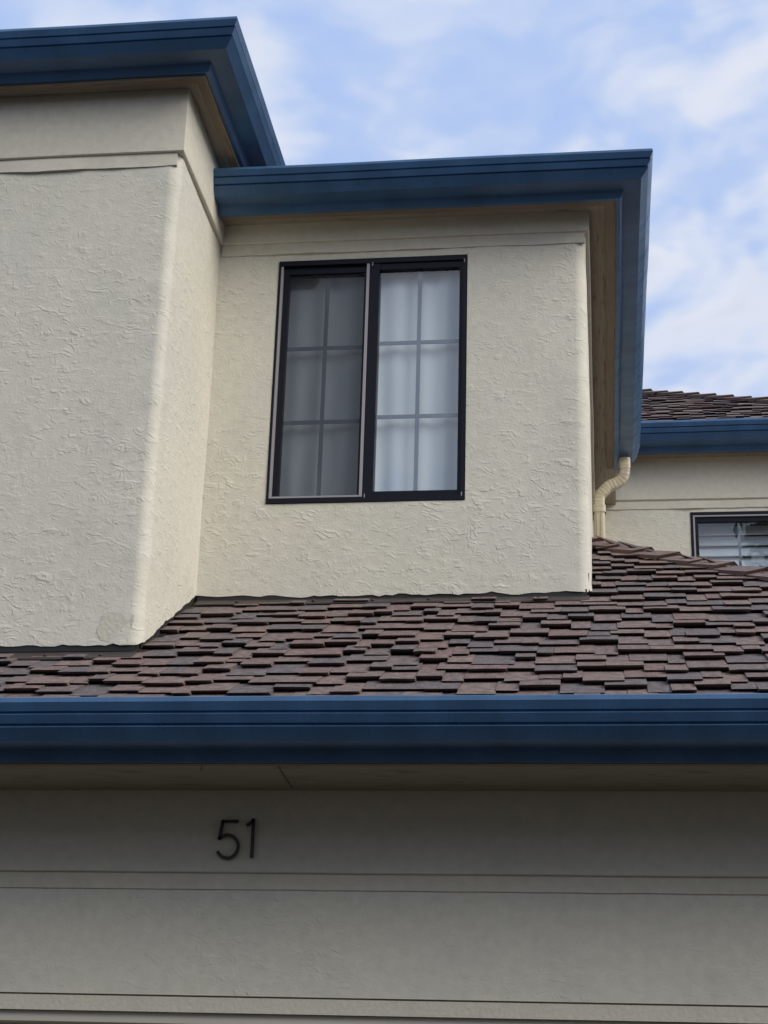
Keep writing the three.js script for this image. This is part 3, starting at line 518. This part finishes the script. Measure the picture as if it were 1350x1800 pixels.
// ---------------------------------------------------------------- block behind, to the right
const rear = tag(grp('townhouse_001'), 'cream neighbouring wing behind the roof with its own blue gutter and shingles', 'house');
{
  const k = 1 / TILE, ly = 6.326, WB = [0.637, 1.85, 4.55, 5.768];
  const pts = cornerPath(-2.6, RZ, 2.39, -16, 0.05, 0.05, [WB[0], WB[1]]);
  mesh('wall', shell({ pts, yb: () => 0.01, yt: 6.18, hole: WB, seed: 9.9, step: 0.05, rag: 0 }), M.stucco, rear);
  const path = [[-2.6, RZ], [2.39, RZ], [2.39, -16]];
  mesh('frieze_band', sweep(bandProfile(6.175, 5.858), path, 0, { step: 0.25, wob: 0.004, seed: 12, uvs: k }), M.smooth, rear);
  mesh('trim_strip', strip(-2.6, 2.36, RZ, 5.862, 5.795, 12.1, 0.006, 0.004), M.smooth, rear);
  mesh('gutter', sweep(gutterProf(0.315, 0.97), path, ly, { closed: true, capStart: true, capEnd: true, step: 0.2, wob: 0.005, seed: 15 }), M.gutter, rear);
  mesh('soffit', sweep(plate(-0.02, 0.17, 0, 0.012), path, 6.168, { closed: true, step: 0.4, wob: 0.002 }), M.soffit, rear);
  mesh('eave_board', sweep(plate(0.085, 0.140, -0.022, 0.02), path, 6.168, { closed: true, step: 0.3, wob: 0.003, seed: 8, uvs: 1.3 }), M.wood, rear);
  const rf = grp('roof', rear), ry = 6.336, rz = -10.75, hipR = 13.45, xe = hipR + rz;
  const g = new GB(), top = -13.6; g.quad([-2.6, ry, rz], [xe, ry, rz], [hipR + top, ry + S * (rz - top), top], [-2.6, ry + S * (rz - top), top]); g.quad([xe, ry, rz], [xe, ry, -16], [hipR + top, ry + S * (rz - top), -16], [hipR + top, ry + S * (rz - top), top]);
  mesh('roof_deck', g.geo(), M.deck, rf);
  layShingles({ O: new THREE.Vector3(0, ry, rz), ex: new THREE.Vector3(1, 0, 0), eu: new THREE.Vector3(0, sinS, -cosS), seed: 31, parent: rf, aMin: () => -0.4, aMax: u => hipR + rz - u * cosS, hi: u => hipR + rz - u * cosS, uMax: 2.85 / cosS, inside: () => true, keep: 300, expo: 0.14, thick: 0.014 });
  hipCaps({ base: new THREE.Vector3(xe, ry, rz), n0: 0, n1: 24, parent: rf, seed: 33 });
  const w = grp('window', rear), Z = RZ - 0.012, [x0, x1, y0, y1] = WB, f = (n, b, m = M.frame) => boxm(n, b, m, w);
  f('frame', [x0 + 0.002, x1 - 0.002, y1 - 0.022, y1 - 0.002, Z - 0.06, Z + 0.016]); f('frame', [x0 + 0.002, x1 - 0.002, y0 + 0.002, y0 + 0.026, Z - 0.06, Z + 0.016]);
  f('frame', [x0 + 0.002, x0 + 0.018, y0 + 0.0265, y1 - 0.0225, Z - 0.06, Z + 0.016]); f('frame', [x1 - 0.022, x1 - 0.002, y0 + 0.0265, y1 - 0.0225, Z - 0.06, Z + 0.016]);
  f('track', [x0 + 0.0185, x0 + 0.030, y0 + 0.027, y1 - 0.0345, Z - 0.05, Z + 0.012], M.track); f('track', [x0 + 0.0185, x1 - 0.0225, y1 - 0.034, y1 - 0.0228, Z - 0.05, Z + 0.012], M.track);
  f('sash', [x0 + 0.0305, x0 + 0.052, y0 + 0.027, y1 - 0.0347, Z - 0.045, Z - 0.002]); f('sash', [x0 + 0.0525, x1 - 0.0225, y1 - 0.068, y1 - 0.0347, Z - 0.045, Z - 0.002]); f('sash', [1.235, 1.29, y0 + 0.027, y1 - 0.069, Z - 0.045, Z + 0.004]);
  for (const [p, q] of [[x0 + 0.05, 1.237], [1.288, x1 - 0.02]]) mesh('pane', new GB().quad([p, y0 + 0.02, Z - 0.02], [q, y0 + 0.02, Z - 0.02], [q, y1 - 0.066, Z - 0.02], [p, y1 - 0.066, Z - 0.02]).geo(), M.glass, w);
  for (const x of [0.965, 1.56]) f('glazing_bar', [x - 0.0095, x + 0.0095, y0 + 0.03, y1 - 0.069, Z - 0.033, Z - 0.027], M.muntin);
  f('glazing_bar', [x0 + 0.053, 1.2345, 5.28, 5.299, Z - 0.0325, Z - 0.0275], M.muntin);
  const rm = new GB(), A = x0 - 0.1, B = x1 + 0.1, zb = RZ - 2, zf = RZ - 0.071; rm.quad([A, 4.4, zf], [B, 4.4, zf], [B, 4.4, zb], [A, 4.4, zb]).quad([A, 5.9, zb], [B, 5.9, zb], [B, 5.9, zf], [A, 5.9, zf]).quad([A, 4.4, zb], [B, 4.4, zb], [B, 5.9, zb], [A, 5.9, zb]).quad([A, 4.4, zf], [A, 4.4, zb], [A, 5.9, zb], [A, 5.9, zf]).quad([B, 4.4, zb], [B, 4.4, zf], [B, 5.9, zf], [B, 5.9, zb]);
  for (const [p, q, r, s] of [[A, x0, 4.4, 5.9], [x1, B, 4.4, 5.9], [x0, x1, 4.4, y0], [x0, x1, y1, 5.9]]) rm.quad([p, r, zf], [q, r, zf], [q, s, zf], [p, s, zf]);
  mesh('room_lining', rm.geo(), M.room, rear);
  // white louvred shutter inside the window
  const sh = tag(grp('louvre_shutter'), 'white slatted shutter inside the far right window', 'shutter'); sh.position.set(0, 4.5, RZ - 0.16);
  const slat = new GB(), sl = 0.082, an = 1.12; { const c = Math.cos(an) * sl / 2, s = Math.sin(an) * sl / 2, t = 0.005; slat.quad([0, -s, c], [1, -s, c], [1, s, -c], [0, s, -c]); slat.quad([0, s - t, -c - t], [1, s - t, -c - t], [1, -s - t, c - t], [0, -s - t, c - t]); slat.quad([0, -s - t, c - t], [1, -s - t, c - t], [1, -s, c], [0, -s, c]); slat.quad([0, s, -c], [1, s, -c], [1, s - t, -c - t], [0, s - t, -c - t]); }
  const sg = slat.geo();
  for (let k = 0; k < 16; k++) { const y = 5.732 - 0.0425 - k * 0.0785 - 4.5; const m = mesh('slat', sg, M.shutter, sh); m.position.set(0.70, y, 0); m.scale.x = 1.12; }
  for (const x of [0.66, 1.82]) boxm('stile', [x - 0.035, x + 0.035, 0.0, 1.25, -0.02, 0.02], M.shutter, sh);
}

// ---------------------------------------------------------------- across the driveway, behind the camera: houses and side trees added to block low sky, tall tree mirrored in the panes
{
  const op = tag(grp('townhouse_002'), 'unseen row of dark brown townhouses added across the driveway to block low sky', 'house'), z = 11.5;
  const wall = std({ color: rgb(0.13, 0.10, 0.07), bumpMap: sandBump, bumpScale: 0.002, roughness: 0.95 });  // kept dark so the added row bounces little light under the eaves
  boxm('wall', [-16, 16, 0, 5.9, z, z + 8], wall, op);
  const g = new GB(); g.quad([-16.4, 5.8, z - 0.5], [-16.4, 8.2, z + 4], [16.4, 8.2, z + 4], [16.4, 5.8, z - 0.5]).quad([16.4, 5.8, z + 8.5], [16.4, 8.2, z + 4], [-16.4, 8.2, z + 4], [-16.4, 5.8, z + 8.5]).tri([-16.4, 5.8, z - 0.5], [-16.4, 5.8, z + 8.5], [-16.4, 8.2, z + 4]).tri([16.4, 5.8, z - 0.5], [16.4, 8.2, z + 4], [16.4, 5.8, z + 8.5]);
  mesh('roof', g.geo(), M.deck, op);
  for (let k = 0; k < 4; k++) { const x = -12 + k * 8; boxm('garage_door', [x - 2.3, x + 2.3, 0, 2.1, z - 0.03, z + 0.02], M.door, op); for (const d of [-1.6, 1.6]) { const w = boxm('window', [x + d - 0.6, x + d + 0.6, 3.7, 5.0, z - 0.04, z + 0.02], M.frame, op); } }
  const leafy = (name, label, x, zz, h, rad, seed, fine) => {
    const t = tag(grp(name), label, 'tree', 'trees across the driveway'), r = rng(seed), lv = new GB(), br = []; t.position.set(x, 0, zz);
    const limb = (a, b, ra, rb) => { const c = new THREE.CylinderGeometry(rb, ra, a.distanceTo(b), 7, 1, true); c.translate(0, a.distanceTo(b) / 2, 0); c.applyQuaternion(new THREE.Quaternion().setFromUnitVectors(new THREE.Vector3(0, 1, 0), b.clone().sub(a).normalize())); c.translate(a.x, a.y, a.z); br.push(c); };
    const trunkTop = new THREE.Vector3(0.2, h * 0.62, 0.1); limb(new THREE.Vector3(), trunkTop, 0.26, 0.14);
    for (let k = 0; k < 34; k++) {
      const an = r() * Math.PI * 2, e = r(), a = new THREE.Vector3(0, h * (0.35 + 0.27 * r()), 0), rr = rad * (0.35 + 0.65 * r()), b = new THREE.Vector3(Math.cos(an) * rr, h * (0.5 + 0.48 * e), Math.sin(an) * rr); limb(a, b, 0.06, 0.02);
      for (let i = 0; i < fine; i++) { const d = new THREE.Vector3(r() + r() - 1, r() + r() - 1, r() + r() - 1).multiplyScalar(rad * 0.36).add(b), s = 0.10 + 0.08 * r(), u = new THREE.Vector3(r() - 0.5, r() - 0.5, r() - 0.5).normalize().multiplyScalar(s), v = new THREE.Vector3(r() - 0.5, r() - 0.5, r() - 0.5).cross(u).normalize().multiplyScalar(s * 0.4); lv.quad(d.clone().sub(u).toArray(), d.clone().add(v).toArray(), d.clone().add(u).toArray(), d.clone().sub(v).toArray()); }
    }
    mesh('trunk', mergeGeometries(br), M.bark, t); mesh('crown', lv.geo(), M.leaf, t);
  };
  leafy('tree', 'tall open leafy tree across the driveway, reflected in the far right window', 4.7, 9.3, 15.6, 1.7, 51, 130);
  leafy('tree_001', 'broad leafy tree added unseen across the driveway left of the tall one', -9.5, 9.0, 9.5, 2.6, 52, 150);
  leafy('tree_002', 'round leafy tree added unseen at the right end of the driveway', 12.5, 8.0, 8.5, 2.5, 53, 150);
}

renderer.render(scene, camera);
